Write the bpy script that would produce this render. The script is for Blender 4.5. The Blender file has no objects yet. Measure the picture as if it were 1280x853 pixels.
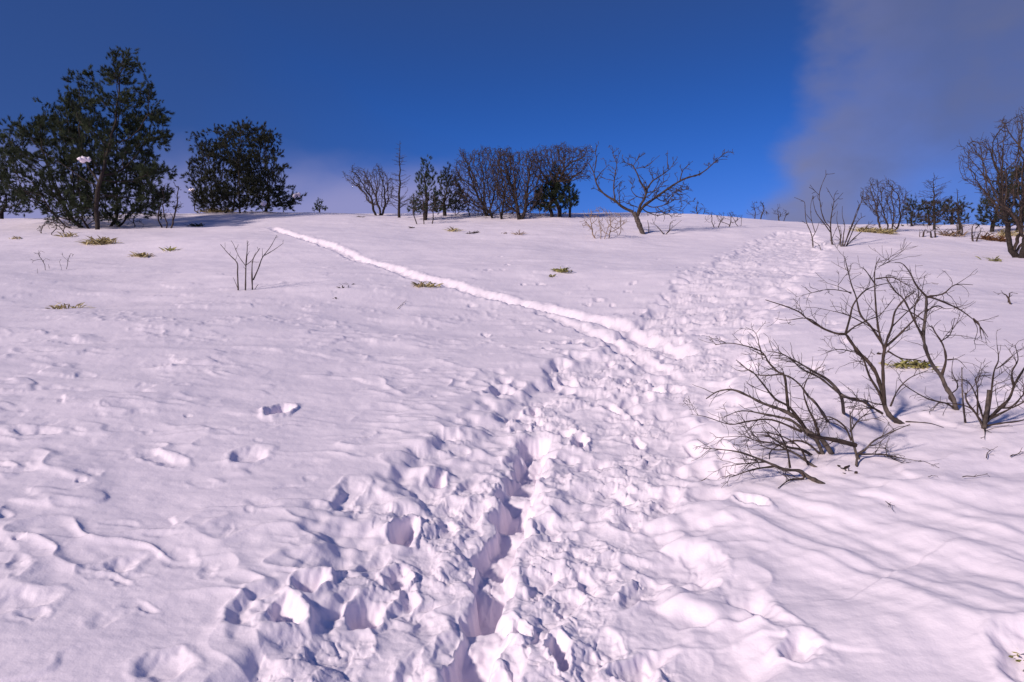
import bpy, math, random
import numpy as np
C = bpy.context.scene.collection
F = 931.0; CAMZ = 1.6
SUN_EL, SUN_AZ = 27.0, 230.0          # degrees, azimuth clockwise from +Y

# ------------------------------------------------------------------ noise
def _h(ix, iy, s):
    n = (ix.astype(np.int64)*374761393 + iy.astype(np.int64)*668265263 + s*982451653) & 0xffffffff
    n = ((n ^ (n >> 13))*1274126177 % 0xffffffff) & 0xffffffff
    n = (n ^ (n >> 16))
    return (n & 0xffffff)/float(0x1000000)
def perlin(x, y, s=0):
    ix = np.floor(x); iy = np.floor(y); fx = x-ix; fy = y-iy
    u = fx*fx*fx*(fx*(fx*6-15)+10); v = fy*fy*fy*(fy*(fy*6-15)+10)
    def g(a, b):
        an = _h(ix+a, iy+b, s)*2*np.pi
        return np.cos(an)*(fx-a)+np.sin(an)*(fy-b)
    a = g(0, 0); b = g(1, 0); c = g(0, 1); d = g(1, 1)
    return (a+(b-a)*u+(c-a)*v+(a-b-c+d)*u*v)*1.5
def fbm(x, y, o=4, s=0, gain=.5):
    t = 0; a = 1.
    for k in range(o):
        t = t+a*perlin(x*2**k+17.3*k, y*2**k-9.1*k, s+k); a *= gain
    return t
def worley(x, y, s=0):
    ix = np.floor(x); iy = np.floor(y); best = np.full(x.shape, 9.); idv = np.zeros(x.shape)
    for a in (-1, 0, 1):
        for b in (-1, 0, 1):
            cx = ix+a; cy = iy+b
            px = cx+_h(cx, cy, s); py = cy+_h(cx, cy, s+7)
            d = (px-x)**2+(py-y)**2
            m = d < best; best = np.where(m, d, best); idv = np.where(m, _h(cx, cy, s+13), idv)
    return np.sqrt(best), idv
def sst(a, b, x):
    t = np.clip((x-a)/(b-a), 0, 1); return t*t*(3-2*t)

# ------------------------------------------------------------------ hill
_yk = np.array([-400, -60, -20, 0, 5, 10, 15, 20, 25, 30, 34, 37, 41, 50, 70, 120, 400.])
_zk = np.array([-60, -11, -4, 0, 1.0, 2.0, 3.05, 4.18, 5.38, 6.62, 7.42, 7.78, 7.75, 6.6, 2.5, -8, -60.])
_yt = np.linspace(-400, 400, 3201); _zt = np.interp(_yt, _yk, _zk)
_ker = np.exp(-np.linspace(-2, 2, 13)**2); _ker /= _ker.sum()
_zt2 = np.convolve(np.pad(_zt, 6, 'edge'), _ker, 'valid')
def base(x, y):
    x = np.asarray(x, float); y = np.asarray(y, float)
    z = np.interp(y, _yt, _zt2)
    k = .092*sst(3, 20, x)+.02*sst(8, 22, -x)-.012*np.exp(-((x+9)/3.5)**2)-.02*sst(15, 21, x)
    z = z*(1-k*sst(6, 24, y))
    fade = 1-sst(7, 17, np.hypot(x, y))
    g = .20*(1-np.exp(-(np.minimum(x-.2, 0)/2.6)**2))+.30*(1-np.exp(-(np.maximum(x-.6, 0)/2.2)**2))
    z = z+g*fade
    z = z+.16*fbm(x/7+3, y/6, 2, 5)*sst(5, 14, np.hypot(x, y))
    return z
def ray_hit(px, py, hf=base):
    dx = (px-640)/F; dz = (426.5-py)/F
    t = np.concatenate([np.arange(.8, 12, .01), np.arange(12, 60, .04)])
    dlt = CAMZ+dz*t-hf(dx*t, t)
    i = np.where(dlt < 0)[0]
    if len(i) == 0:
        j = int(np.argmin(dlt[t > 30])+np.sum(t <= 30)); T = t[j] if dlt[j] < 1. else 1e6
    else: T = t[i[0]]
    return np.array([dx*T, T])
def at_depth(px, py, D):
    return np.array([(px-640)/F*D, D, CAMZ+(426.5-py)/F*D])

def polydist(x, y, P, W=None):
    """distance to polyline, interpolated W, arc length, signed distance"""
    best = np.full(x.shape, 1e9); wv = np.ones(x.shape); al = np.zeros(x.shape); sg = np.zeros(x.shape); L = 0
    for i in range(len(P)-1):
        a = P[i]; b = P[i+1]; d = b-a; ll = float(d@d); l = math.sqrt(ll)
        t = np.clip(((x-a[0])*d[0]+(y-a[1])*d[1])/ll, 0, 1)
        ex = x-a[0]-t*d[0]; ey = y-a[1]-t*d[1]; q = np.hypot(ex, ey); m = q < best
        best = np.where(m, q, best)
        if W is not None: wv = np.where(m, W[i]+(W[i+1]-W[i])*t, wv)
        al = np.where(m, L+t*l, al); sg = np.where(m, np.sign(ex*d[1]-ey*d[0]), sg); L += l
    return best, wv, al, best*sg

_pp = [(640, 853, 300), (640, 760, 275), (655, 680, 235), (690, 600, 190), (745, 520, 150), (795, 470, 130), (850, 430, 100),
       (892, 380, 72), (950, 335, 66), (985, 305, 45), (992, 292, 22)]
PATH = [np.array([-.6, -6.]), np.array([-.1, 0.])]; PW = [.8, .8]
for a, b, w in _pp:
    h = ray_hit(a, b); PATH.append(h); PW.append(w*h[1]/F)
def pl(pts): return [ray_hit(a, b) for a, b in pts]
TRENCH = [np.array([-.25, 1.2])]+pl([(583, 850), (596, 790), (608, 735), (612, 690), (640, 640), (655, 585), (672, 545)])
TRW = [.10, .10, .10, .085, .11, .08, .11, .10, .06]
TRACK = pl([(340, 285), (385, 299), (430, 314), (480, 332), (520, 347), (560, 355), (610, 370), (690, 388), (760, 402), (850, 434)])
TRACK2 = pl([(675, 391), (720, 408), (780, 432), (830, 458)])
SLED = [ray_hit(850, 585), ray_hit(1280, 748)]
SLED.append(SLED[-1]+(SLED[-1]-SLED[-2])*2)
# explicit holes: px, py, half length, half width, depth, angle(deg, 0 = along y)
HOLES = [(349, 514, .13, .075, .17, 10), (312, 570, .12, .09, .07, 15), (352, 765, .10, .07, .17, -25), (462, 745, .12, .06, .17, 25),
         (388, 728, .07, .06, .12, 0), (508, 655, .13, .055, .18, 10), (500, 705, .08, .05, .12, 0), (42, 538, .06, .14, .035, 0),
         (200, 572, .06, .18, .03, 30), (18, 752, .07, .12, .03, -20), (205, 838, .07, .08, .03, 0), (152, 706, .08, .06, .03, 30),
         (650, 772, .07, .03, .12, 0), (545, 590, .10, .05, .10, 0), (710, 470, .13, .05, .13, -20), (725, 540, .12, .05, .13, 5),
         (765, 500, .14, .05, .12, -10), (820, 480, .12, .06, .12, 0), (800, 820, .08, .06, .12, 40), (940, 625, .09, .05, .10, -30),
         (1005, 810, .07, .06, .08, 0), (700, 800, .10, .035, .12, 0), 
         (905, 560, .10, .06, .10, 0), (665, 505, .1, .05, .10, 0), (1290, 826, .14, .10, .07, 10)]
_r = np.random.RandomState(5)
for i in range(110):                      # small pecks and scuffs in the wind crust on the left
    HOLES.append((_r.uniform(0, 620), 425+360*_r.rand()**1.3, _r.uniform(.015, .05), _r.uniform(.02, .10), _r.uniform(.006, .018), _r.uniform(-50, 50)))
STAMPS = []
for a, b, l, w, d, an in HOLES:
    h = ray_hit(a, b); STAMPS.append((h[0], h[1], l, w, d*(.45 if 250 < a < 1200 else .7), math.radians(an)))
for i in range(330):                      # boot prints all along the trodden path
    s = _r.rand()**.75
    k = s*(len(PATH)-3)+1.6; j = min(int(k), len(PATH)-2); f = k-j
    c = PATH[j]*(1-f)+PATH[j+1]*f; w = PW[j]*(1-f)+PW[j+1]*f
    d = PATH[j+1]-PATH[j]; an = math.atan2(d[0], d[1])
    off = np.clip(_r.randn()*.5, -1.15, 1.15)*w
    n = np.array([d[1], -d[0]])/np.linalg.norm(d)
    p = c+n*off
    STAMPS.append((p[0], p[1], _r.uniform(.09, .16), _r.uniform(.04, .07), _r.uniform(.008, .034), an+_r.randn()*.35))
PRINTS = [(590, 382), (610, 338), (748, 377), (682, 414), (700, 430), (720, 428), (806, 394), (868, 386), (890, 370), (740, 432),
          (675, 356), (905, 352), (1010, 372), (1130, 345), (1180, 338), (1185, 365)]
for a, b in PRINTS:
    h = ray_hit(a, b); STAMPS.append((h[0], h[1], .10, .05+_r.rand()*.03, .035, _r.uniform(-.6, .6)))
for i in range(46):                       # straggling prints beside the path and toward the crest
    a = _r.uniform(600, 1060); b = _r.uniform(315, 470)
    h = ray_hit(a, b); STAMPS.append((h[0], h[1], _r.uniform(.07, .12), .045, _r.uniform(.02, .045), _r.uniform(-.8, .8)))

def H(x, y):
    x = np.asarray(x, float); y = np.asarray(y, float); shp = x.shape
    x = np.atleast_1d(x).ravel(); y = np.atleast_1d(y).ravel()
    z = base(x, y); r = np.hypot(x, y); near = 1-sst(45, 70, r)
    # wind-worked surface
    z += near*(.024*fbm(x/1.6, y/1.3, 3, 11)+.006*fbm(x/.55+.4*perlin(x, y, 3), y/.30, 3, 21))
    crust = sst(-.15, .35, fbm(x/1.1+5, y/.9, 3, 31))*sst(2.0, 3.2, r)*(1-sst(9, 13, r))*(1-sst(.3, 2.2, x))
    wx = x+.10*perlin(x*3, y*3, 41); wy = y+.10*perlin(x*3+9, y*3, 42)
    rid = 1-np.abs(perlin(wx/.34, wy/.20, 43))*2.2
    z += crust*(.016*np.clip(rid, 0, 1)**2+.004*fbm(x/.13, y/.09, 2, 44))
    z += .020*fbm(x/.42, y/.36, 3, 161)*sst(.7, 1.6, x)*(1-sst(4, 8, r))       # soft lumps right of the path
    z += near*.0022*fbm(x/.11, y/.07, 3, 51)
    # crust plates that broke off with a small step
    st = fbm(x/.9-3+.2*y, y/.5, 3, 61)
    z += near*.015*sst(.0, .14, st)*(1-sst(12, 20, r))*sst(-.2, .4, perlin(x/.8, y/.8, 63))
    # path
    d, w, al, sd = polydist(x, y, PATH, PW)
    q = (d+.30*w*fbm(x/.35, y/.35, 3, 71))/w
    M = 1-sst(.72, 1.12, q)
    z -= .07*M
    gx = x+.05*perlin(x*7, y*7, 81)+.02*perlin(x*19, y*19, 83); gy = y+.05*perlin(x*7+4, y*7+8, 82)+.02*perlin(x*19, y*19+5, 84)
    f1, i1 = worley(gx/.155, gy/.155, 1); f2, i2 = worley(gx/.065+3, gy/.065, 2)
    f3, i3 = worley(gx/.030+3, gy/.030, 3)
    c1 = np.sqrt(np.clip(1-(f1/.72)**2, 0, 1))*(i1 > .45); c2 = np.sqrt(np.clip(1-(f2/.66)**2, 0, 1))*(i2 > .35)
    c3 = np.sqrt(np.clip(1-(f3/.62)**2, 0, 1))*(i3 > .4)
    rough = sst(-.25, .35, fbm(x/.5, y/.5, 2, 91))
    z += .88*M*(1+.6*sst(4, 8, r))*(.014*fbm(x/.34, y/.34, 4, 101, .48)+.015*c1*(.2+.8*rough)+.0075*c2*rough+.0055*c3*rough+.003*np.abs(perlin(x/.05, y/.05, 111)))
    # prints
    hx = x+.036*perlin(x/.12, y/.12, 121)+.008*perlin(x/.03, y/.03, 122); hy = y+.036*perlin(x/.12+5, y/.12, 123)+.008*perlin(x/.03+5, y/.03, 124)
    hole = np.zeros(x.shape); rim = np.zeros(x.shape)
    for sx, sy, l, ww, dep, an in STAMPS:
        R = max(l, ww)*2.2
        m = np.where((np.abs(x-sx) < R) & (np.abs(y-sy) < R))[0]
        if len(m) == 0: continue
        ex = hx[m]-sx; ey = hy[m]-sy; c = math.cos(an); s = math.sin(an)
        u = (ex*s+ey*c)/l; v = (ex*c-ey*s)/ww; qq = np.hypot(u, v)
        hole[m] = np.maximum(hole[m], dep*(1-sst(.35, 1.25, qq)))
        rim[m] = np.maximum(rim[m], .22*dep*np.exp(-((qq-1.35)/.25)**2))
    for P, W, dep in ((TRENCH, [w*.9 for w in TRW], .135),):
        d, w, al, sd = polydist(hx, hy, P, W); qq = d/w
        dd = dep*np.clip(.75+.7*perlin(al/.22, al*0+3, 131), .45, 1.1); qq = qq*(1+.45*perlin(al/.13, sd*6, 132))
        hole = np.maximum(hole, dd*(1-sst(.6, 1.25, qq))); rim = np.maximum(rim, .016*np.exp(-((qq-1.7)/.4)**2))
    for P, ww, dep in ((TRACK, .18, .10), (TRACK2, .10, .05)):
        d, w, al, sd = polydist(x+.05*perlin(x/.25, y/.25, 141), y+.05*perlin(x/.25+7, y/.25, 142), P); qq = d/ww
        jag = .85+.35*fbm(x/.22, y/.22, 3, 143)
        hole = np.maximum(hole, dep*jag*(1-sst(.45, 1.15, qq)))
        rim = np.maximum(rim, dep*.15*np.clip(.4+1.3*fbm(x/.17, y/.17, 3, 144), 0, 1.5)*np.exp(-((qq-1.45)/.42)**2))
    z += rim-hole
    # sled ruts, dragged down the slope
    d, w, al, sd = polydist(x, y, SLED)
    band = (1-sst(.28, .62, np.abs(sd+.1)))*sst(.1, .8, al)*(d < 1.2)
    s2 = sd+.04*perlin(al/1.1, sd*0, 151)
    z += band*(.034*perlin(s2/.24, al/2.2, 152)+.010*perlin(s2/.07, al/1., 153)+.001*perlin(s2/.03, al/.8, 154))
    return z.reshape(shp) if shp else float(z[0])

# ------------------------------------------------------------------ materials
def nt(m): m.use_nodes = True; return m.node_tree
def noise_mat(name, c1, c2, scale, rough=.8, bump=.0, bscale=40, detail=5, lo=.35, hi=.65, translucent=0):
    m = bpy.data.materials.new(name); t = nt(m); N = t.nodes; L = t.links; b = N['Principled BSDF']
    g = N.new('ShaderNodeNewGeometry')
    n = N.new('ShaderNodeTexNoise'); n.inputs['Scale'].default_value = scale; n.inputs['Detail'].default_value = detail
    L.new(g.outputs['Position'], n.inputs['Vector'])
    r = N.new('ShaderNodeValToRGB'); r.color_ramp.elements[0].position = lo; r.color_ramp.elements[1].position = hi
    r.color_ramp.elements[0].color = (*c1, 1); r.color_ramp.elements[1].color = (*c2, 1)
    L.new(n.outputs['Fac'], r.inputs['Fac']); L.new(r.outputs['Color'], b.inputs['Base Color'])
    b.inputs['Roughness'].default_value = rough; b.inputs['Specular IOR Level'].default_value = .25
    if bump:
        n2 = N.new('ShaderNodeTexNoise'); n2.inputs['Scale'].default_value = bscale; n2.inputs['Detail'].default_value = 4
        L.new(g.outputs['Position'], n2.inputs['Vector'])
        bp = N.new('ShaderNodeBump'); bp.inputs['Strength'].default_value = bump; bp.inputs['Distance'].default_value = .005
        L.new(n2.outputs['Fac'], bp.inputs['Height']); L.new(bp.outputs['Normal'], b.inputs['Normal'])
    return m
SNOW_C1, SNOW_C2 = (.81, .72, .80), (.87, .775, .845)
def snow_mat():
    m = bpy.data.materials.new('snow'); t = nt(m); N = t.nodes; L = t.links; b = N['Principled BSDF']
    g = N.new('ShaderNodeNewGeometry')
    n = N.new('ShaderNodeTexNoise'); n.inputs['Scale'].default_value = 1.7; n.inputs['Detail'].default_value = 6
    L.new(g.outputs['Position'], n.inputs['Vector'])
    r = N.new('ShaderNodeValToRGB'); r.color_ramp.elements[0].position = .3; r.color_ramp.elements[1].position = .7
    r.color_ramp.elements[0].color = (*SNOW_C1, 1); r.color_ramp.elements[1].color = (*SNOW_C2, 1)
    L.new(n.outputs['Fac'], r.inputs['Fac']); L.new(r.outputs['Color'], b.inputs['Base Color'])

    b.inputs['Roughness'].default_value = .55; b.inputs['Specular IOR Level'].default_value = .3
    prev = None
    for sc, dist in ((28, .006), (110, .0022), (420, .0006)):
        k = N.new('ShaderNodeTexNoise'); k.inputs['Scale'].default_value = sc; k.inputs['Detail'].default_value = 3
        L.new(g.outputs['Position'], k.inputs['Vector'])
        bp = N.new('ShaderNodeBump'); bp.inputs['Strength'].default_value = .4; bp.inputs['Distance'].default_value = dist
        L.new(k.outputs['Fac'], bp.inputs['Height'])
        if prev: L.new(prev.outputs['Normal'], bp.inputs['Normal'])
        prev = bp
    L.new(prev.outputs['Normal'], b.inputs['Normal'])
    return m
M_SNOW = snow_mat()
M_BARK = noise_mat('dark bark', (.016, .012, .011), (.048, .036, .031), 30, .9, .5, 90)
M_BARKG = noise_mat('grey bark', (.045, .035, .033), (.125, .098, .085), 22, .9, .5, 90)
M_TWIG = noise_mat('twig bark', (.030, .021, .019), (.080, .055, .045), 14, .85)
M_TAN = noise_mat('dry tan stems', (.16, .10, .07), (.34, .25, .17), 14, .85)
M_NEED = noise_mat('pine needles', (.012, .020, .010), (.046, .062, .026), 2.2, .7)
M_NEED2 = noise_mat('brown tinged needles', (.014, .017, .009), (.046, .050, .023), 2.0, .7)
M_RUST = noise_mat('rusty dead foliage', (.10, .045, .022), (.22, .11, .05), 9, .85)
M_SASA = noise_mat('pale bamboo grass', (.28, .23, .09), (.58, .49, .27), 16, .7)
M_SASAG = noise_mat('green bamboo grass', (.14, .14, .035), (.42, .38, .15), 16, .6)

# ------------------------------------------------------------------ object helpers
def tag(o, label=None, cat=None, group=None, kind=None):
    if label: o['label'] = label
    if cat: o['category'] = cat
    if group: o['group'] = group
    if kind: o['kind'] = kind
    return o
def empty(name, loc):
    o = bpy.data.objects.new(name, None); C.objects.link(o); o.location = loc; o.empty_display_size = .2; return o
def mesh_np(name, V, Fc, mat, parent=None, origin=None, smooth=True):
    """V (n,3), Fc (m,k)"""
    V = np.asarray(V, np.float32); Fc = np.asarray(Fc, np.int32); k = Fc.shape[1]
    o0 = np.zeros(3) if origin is None else np.asarray(origin, float)
    me = bpy.data.meshes.new(name)
    me.vertices.add(len(V)); me.vertices.foreach_set('co', (V-o0.astype(np.float32)).ravel())
    me.loops.add(Fc.size); me.loops.foreach_set('vertex_index', Fc.ravel())
    me.polygons.add(len(Fc)); me.polygons.foreach_set('loop_start', np.arange(0, Fc.size, k, dtype=np.int32))
    me.polygons.foreach_set('loop_total', np.full(len(Fc), k, np.int32))
    me.polygons.foreach_set('use_smooth', np.full(len(Fc), smooth))
    me.update(calc_edges=True); me.validate()
    me.materials.append(mat)
    o = bpy.data.objects.new(name, me); C.objects.link(o)
    if parent is not None: o.parent = parent
    else: o.location = o0
    return o
def norm(v): return v/(np.linalg.norm(v)+1e-12)
def tubes(chains, minr=0.0):
    VV = []; FF = []; base_i = 0
    for pts, rad in chains:
        pts = np.asarray(pts, float); n = len(pts)
        if n < 2: continue
        rad = np.maximum(np.asarray(rad, float), minr)
        k = 7 if rad[0] > .03 else (5 if rad[0] > .008 else 4 if rad[0] > .004 else 3)
        T = np.gradient(pts, axis=0); T /= (np.linalg.norm(T, axis=1)[:, None]+1e-9)
        ref = np.array([.31, .72, .12]) if abs(norm(pts[-1]-pts[0])[1]) < .85 else np.array([1., .1, .2])
        A = np.cross(T, ref); A /= (np.linalg.norm(A, axis=1)[:, None]+1e-9); B = np.cross(T, A)
        an = np.arange(k)*2*np.pi/k
        ring = pts[:, None, :]+rad[:, None, None]*(np.cos(an)[None, :, None]*A[:, None, :]+np.sin(an)[None, :, None]*B[:, None, :])
        VV.append(ring.reshape(-1, 3))
        i = np.arange(n-1)[:, None]*k; j = np.arange(k)[None, :]; j2 = (j+1) % k
        FF.append((base_i+np.stack([i+j, i+j2, i+k+j2, i+k+j], -1)).reshape(-1, 4))
        base_i += n*k
    return np.concatenate(VV), np.concatenate(FF)
def smooth_chain(pts, rng, sub=4, jit=.0):
    P = np.asarray(pts, float); out = []
    if len(P) > 2:
        E = np.vstack([2*P[0]-P[1], P, 2*P[-1]-P[-2]])
        for i in range(len(P)-1):
            p0, p1, p2, p3 = E[i], E[i+1], E[i+2], E[i+3]
            for t in np.arange(sub)/sub:
                out.append(.5*((2*p1)+(-p0+p2)*t+(2*p0-5*p1+4*p2-p3)*t*t+(-p0+3*p1-3*p2+p3)*t**3))
        out.append(P[-1])
    else:
        out = [P[0]+(P[1]-P[0])*t for t in np.linspace(0, 1, sub+1)]
    out = np.array(out)
    if jit: out[1:] += rng.randn(len(out)-1, 3)*jit
    return out
def grow(rng, p, d, L, r0, r1, seg, wig, up):
    n = max(2, int(L/seg)); pts = [p]; d = norm(d)
    for i in range(n):
        d = norm(d+rng.randn(3)*wig+np.array([0, 0, up])); pts.append(pts[-1]+d*L/n)
    return np.array(pts), np.linspace(r0, r1, n+1)
def twigs(rng, out, pts, rad, dens, Lr, level=1, ang=.9, wig=.22, up=.03, rmin=.0012, t0=.15):
    seglen = np.linalg.norm(np.diff(pts, axis=0), axis=1).sum(); n = rng.poisson(dens*seglen)
    for _ in range(n):
        t = t0+(1-t0)*rng.rand(); k = t*(len(pts)-1); i = min(int(k), len(pts)-2); f = k-i
        p = pts[i]*(1-f)+pts[i+1]*f; tg = norm(pts[i+1]-pts[i]); rr = rad[i]*(1-f)+rad[i+1]*f
        s = rng.randn(3); s = norm(s-tg*(s@tg)); a = ang*rng.uniform(.6, 1.25)
        L = Lr*rng.uniform(.35, 1.15)*(1-.35*t)
        r0 = min(rr*.75, rmin+L*.010)
        c = grow(rng, p, tg*math.cos(a)+s*math.sin(a), L, max(r0, rmin), rmin, max(.03, L/7), wig, up)
        out.append(c)
        if level > 0: twigs(rng, out, c[0], c[1], dens*1.15, L*.55, level-1, ang, wig, up, rmin, .2)
    return out
def above(chains, clear=.004):
    """keeps every chain above the snow: lifts the points that dip below it"""
    res = []; al = np.concatenate([p for p, r in chains]); hh = H(al[:, 0], al[:, 1]); k = 0
    for p, r in chains:
        h = hh[k:k+len(p)]; k += len(p); q = p.copy(); m = q[:, 2] < h+clear
        m[0] = False; q[m, 2] = h[m]+clear
        res.append((q, r))
    return res
def wood_thing(name, label, cat, basep, main, rest, mat, mat2, group=None, minr=.0, pn=('trunk', 'branches'), roots=None, stemtw=None):
    o = empty(name, basep); tag(o, label, cat, group)
    for c in main: V, Fc = tubes([c]+[k for k in (stemtw or []) if min(main, key=lambda m: np.min(np.sum((m[0]-k[0][0])**2, 1))) is c], minr); mesh_np(pn[0], V, Fc, mat, o, basep)
    if rest:                                            # the branches of each stem are a part of their own
        if roots is not None: own = np.array(roots)
        elif len(main) > 1:
            own = np.array([min(range(len(main)), key=lambda i: np.min(np.sum((main[i][0]-c[0][0])**2, 1))) for c in rest])
        else: own = np.zeros(len(rest), int)
        for i in sorted(set(own.tolist())):
            V, Fc = tubes([c for c, k in zip(rest, own) if k == i], minr); mesh_np(pn[1], V, Fc, mat2, o, basep)
    return o

# traced plants: pixel polylines placed at a real depth, then thickened and given twigs
def traced(seed, name, label, cat, base_px, lines, zx, zy, zs, r_scale=1., spread=.25, tw=(9, .22, 1), mat=None, mat2=None,
           group=None, minr=.0011, sub=4, pn=('stem', 'branches'), nmain=1, jit=.0, depth=None, up=.03, wig=.22):
    rng = np.random.RandomState(seed)
    bp = ray_hit(*base_px); D = bp[1] if depth is None else depth
    basep = np.array([(base_px[0]-640)/F*D, D, H((base_px[0]-640)/F*D, D)])
    main = []; rest = []; grp = []; gid = []
    done = []
    for li, ln in enumerate(lines):
        r0, r1, pts = ln[0], ln[1], ln[2]
        dy = 0 if len(ln) < 4 else ln[3]
        # start depth: joins whichever earlier branch passes nearest in the picture
        w0 = np.array([zx+pts[0][0]*zs, zy+pts[0][1]*zs]); d0 = D; bestd = 9.; jn = -1
        for qi, (pp, dd) in enumerate(done):
            q = np.hypot(pp[:, 0]-w0[0], pp[:, 1]-w0[1]); j = int(np.argmin(q))
            if q[j] < bestd: bestd = q[j]; d0 = dd[j]; jn = qi
        n = len(pts); slope = rng.uniform(-1, 1)*spread if len(ln) < 4 else dy
        px = np.array([[zx+a*zs, zy+b*zs] for a, b in pts])
        arc = np.concatenate([[0], np.cumsum(np.hypot(*np.diff(px, axis=0).T))])
        dd = d0+slope*arc*D/F+rng.randn(n)*.0
        W = []
        gs = li < nmain or (li > 0 and bestd > 8.5)
        for k in range(n):
            dk = dd[k]; g = ray_hit(px[k, 0], px[k, 1])
            if gs and k == 0 and li >= nmain: dk = g[1]; dd[1:] = np.minimum(dd[1:], dk+.1)
            if k > 0 and dk > g[1]-.02: dk = g[1]-.02
            dd[k] = dk
            W.append(at_depth(px[k, 0], px[k, 1], dk))
        W = np.array(W)
        if gs:      # a stem that leaves the ground
            W[0, 2] = H(W[0, 0], W[0, 1])-.03
        c = smooth_chain(W, rng, sub, jit); r = np.linspace(r0, r1, len(c))**1.0*r_scale
        r *= 1+.12*rng.randn(len(r))
        (main if gs else rest).append((c, r))
        g_ = -1 if gs else (gid[jn] if jn >= 0 and gid[jn] >= 0 else li)
        gid.append(g_)
        if not gs: grp.append(g_)
        ss = np.linspace(0, n-1, len(c)); done.append((np.stack([np.interp(ss, range(n), px[:, 0]), np.interp(ss, range(n), px[:, 1])], 1), np.interp(ss, range(n), dd)))
    ex = []; stemtw = []
    for (c, r), g_ in list(zip(rest, grp)):
        b0 = len(ex); twigs(rng, ex, c, r, tw[0], tw[1], tw[2], rmin=minr, up=up, wig=wig); grp += [g_]*(len(ex)-b0)
    for i, (c, r) in enumerate(main):
        b0 = len(ex); twigs(rng, ex, c, r, tw[0]*.5, tw[1], 0, rmin=minr, t0=.45, up=up, wig=wig); stemtw += ex[b0:]; del ex[b0:]
    return wood_thing(name, label, cat, basep, main, above(rest+ex), mat or M_BARKG, mat2 or M_TWIG, group, minr, (pn[0], 'branch'), grp, stemtw)

# space colonisation inside an outline with real thickness
def in_poly(px, py, P):
    r = np.zeros(px.shape, bool); n = len(P)
    for i in range(n):
        x1, y1 = P[i]; x2, y2 = P[(i+1) % n]
        c = ((y1 > py) != (y2 > py)) & (px < (x2-x1)*(py-y1)/((y2-y1) if y2 != y1 else 1e-9)+x1)
        r ^= c
    return r
def envelope(rng, P, D, n, depth):
    P = np.array(P, float); lo = P.min(0); hi = P.max(0); out = []
    while len(out) < n:
        a = rng.rand(n*3, 2)*(hi-lo)+lo; a = a[in_poly(a[:, 0], a[:, 1], P)]; out += list(a)
    a = np.array(out[:n]); cx = (lo[0]+hi[0])/2; hw = (hi[0]-lo[0])/2
    # local half width of the outline at the row of each point
    hd = depth*hw*D/F*np.sqrt(np.clip(1-((a[:, 0]-cx)/hw)**2, .05, 1))
    # narrower towards the top like the outline itself
    rows = np.linspace(lo[1], hi[1], 24); wid = []
    for rr in rows:
        t = np.linspace(lo[0], hi[0], 80); wid.append(in_poly(t, t*0+rr, P).mean())
    hd *= np.clip(np.interp(a[:, 1], rows, wid)*1.15, .2, 1)
    dd = D+(rng.rand(len(a))*2-1)*hd
    return np.stack([(a[:, 0]-640)/F*dd, dd, CAMZ+(426.5-a[:, 1])/F*dd], 1)
def colonize(rng, A, roots, step, kill, iters=140, wig=.15, up=.0, infl=9e9):
    nodes = [r[0] for r in roots]; parent = [-1]*len(roots); dirs = [norm(r[1]) for r in roots]
    for ri, r in enumerate(roots):                     # let each stem leave the ground first
        i = ri; p = r[0]; d = norm(r[1])
        for _ in range(r[2] if len(r) > 2 else 2):
            d = norm(d+rng.randn(3)*wig*.6); p = p+d*step; nodes.append(p); parent.append(i); dirs.append(d); i = len(nodes)-1
    A = A.copy()
    N = np.array(nodes); dist = np.linalg.norm(A[:, None]-N[None], axis=2); near = dist.argmin(1); dmin = dist.min(1)
    cnt = {}
    for it in range(iters):
        if len(A) == 0: break
        ok = dmin < infl
        if not ok.any(): break
        new = []
        for i in np.unique(near[ok]):
            if cnt.get(i, 0) >= 3: continue
            v = A[(near == i) & ok]-nodes[i]; v = (v/(np.linalg.norm(v, axis=1)[:, None]+1e-9)).sum(0)
            d = norm(norm(v)+.45*dirs[i]+rng.randn(3)*wig+np.array([0, 0, up]))
            new.append((i, nodes[i]+d*step, d)); cnt[i] = cnt.get(i, 0)+1
        if not new: break
        s = len(nodes)
        for i, p, d in new: nodes.append(p); parent.append(i); dirs.append(d)
        P = np.array([p for _, p, _ in new]); q = np.linalg.norm(A[:, None]-P[None], axis=2); m = q.min(1); j = q.argmin(1)
        b = m < dmin; near = np.where(b, s+j, near); dmin = np.where(b, m, dmin)
        keep = dmin > kill; A = A[keep]; near = near[keep]; dmin = dmin[keep]
    return np.array(nodes), np.array(parent), np.array(dirs)
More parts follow.
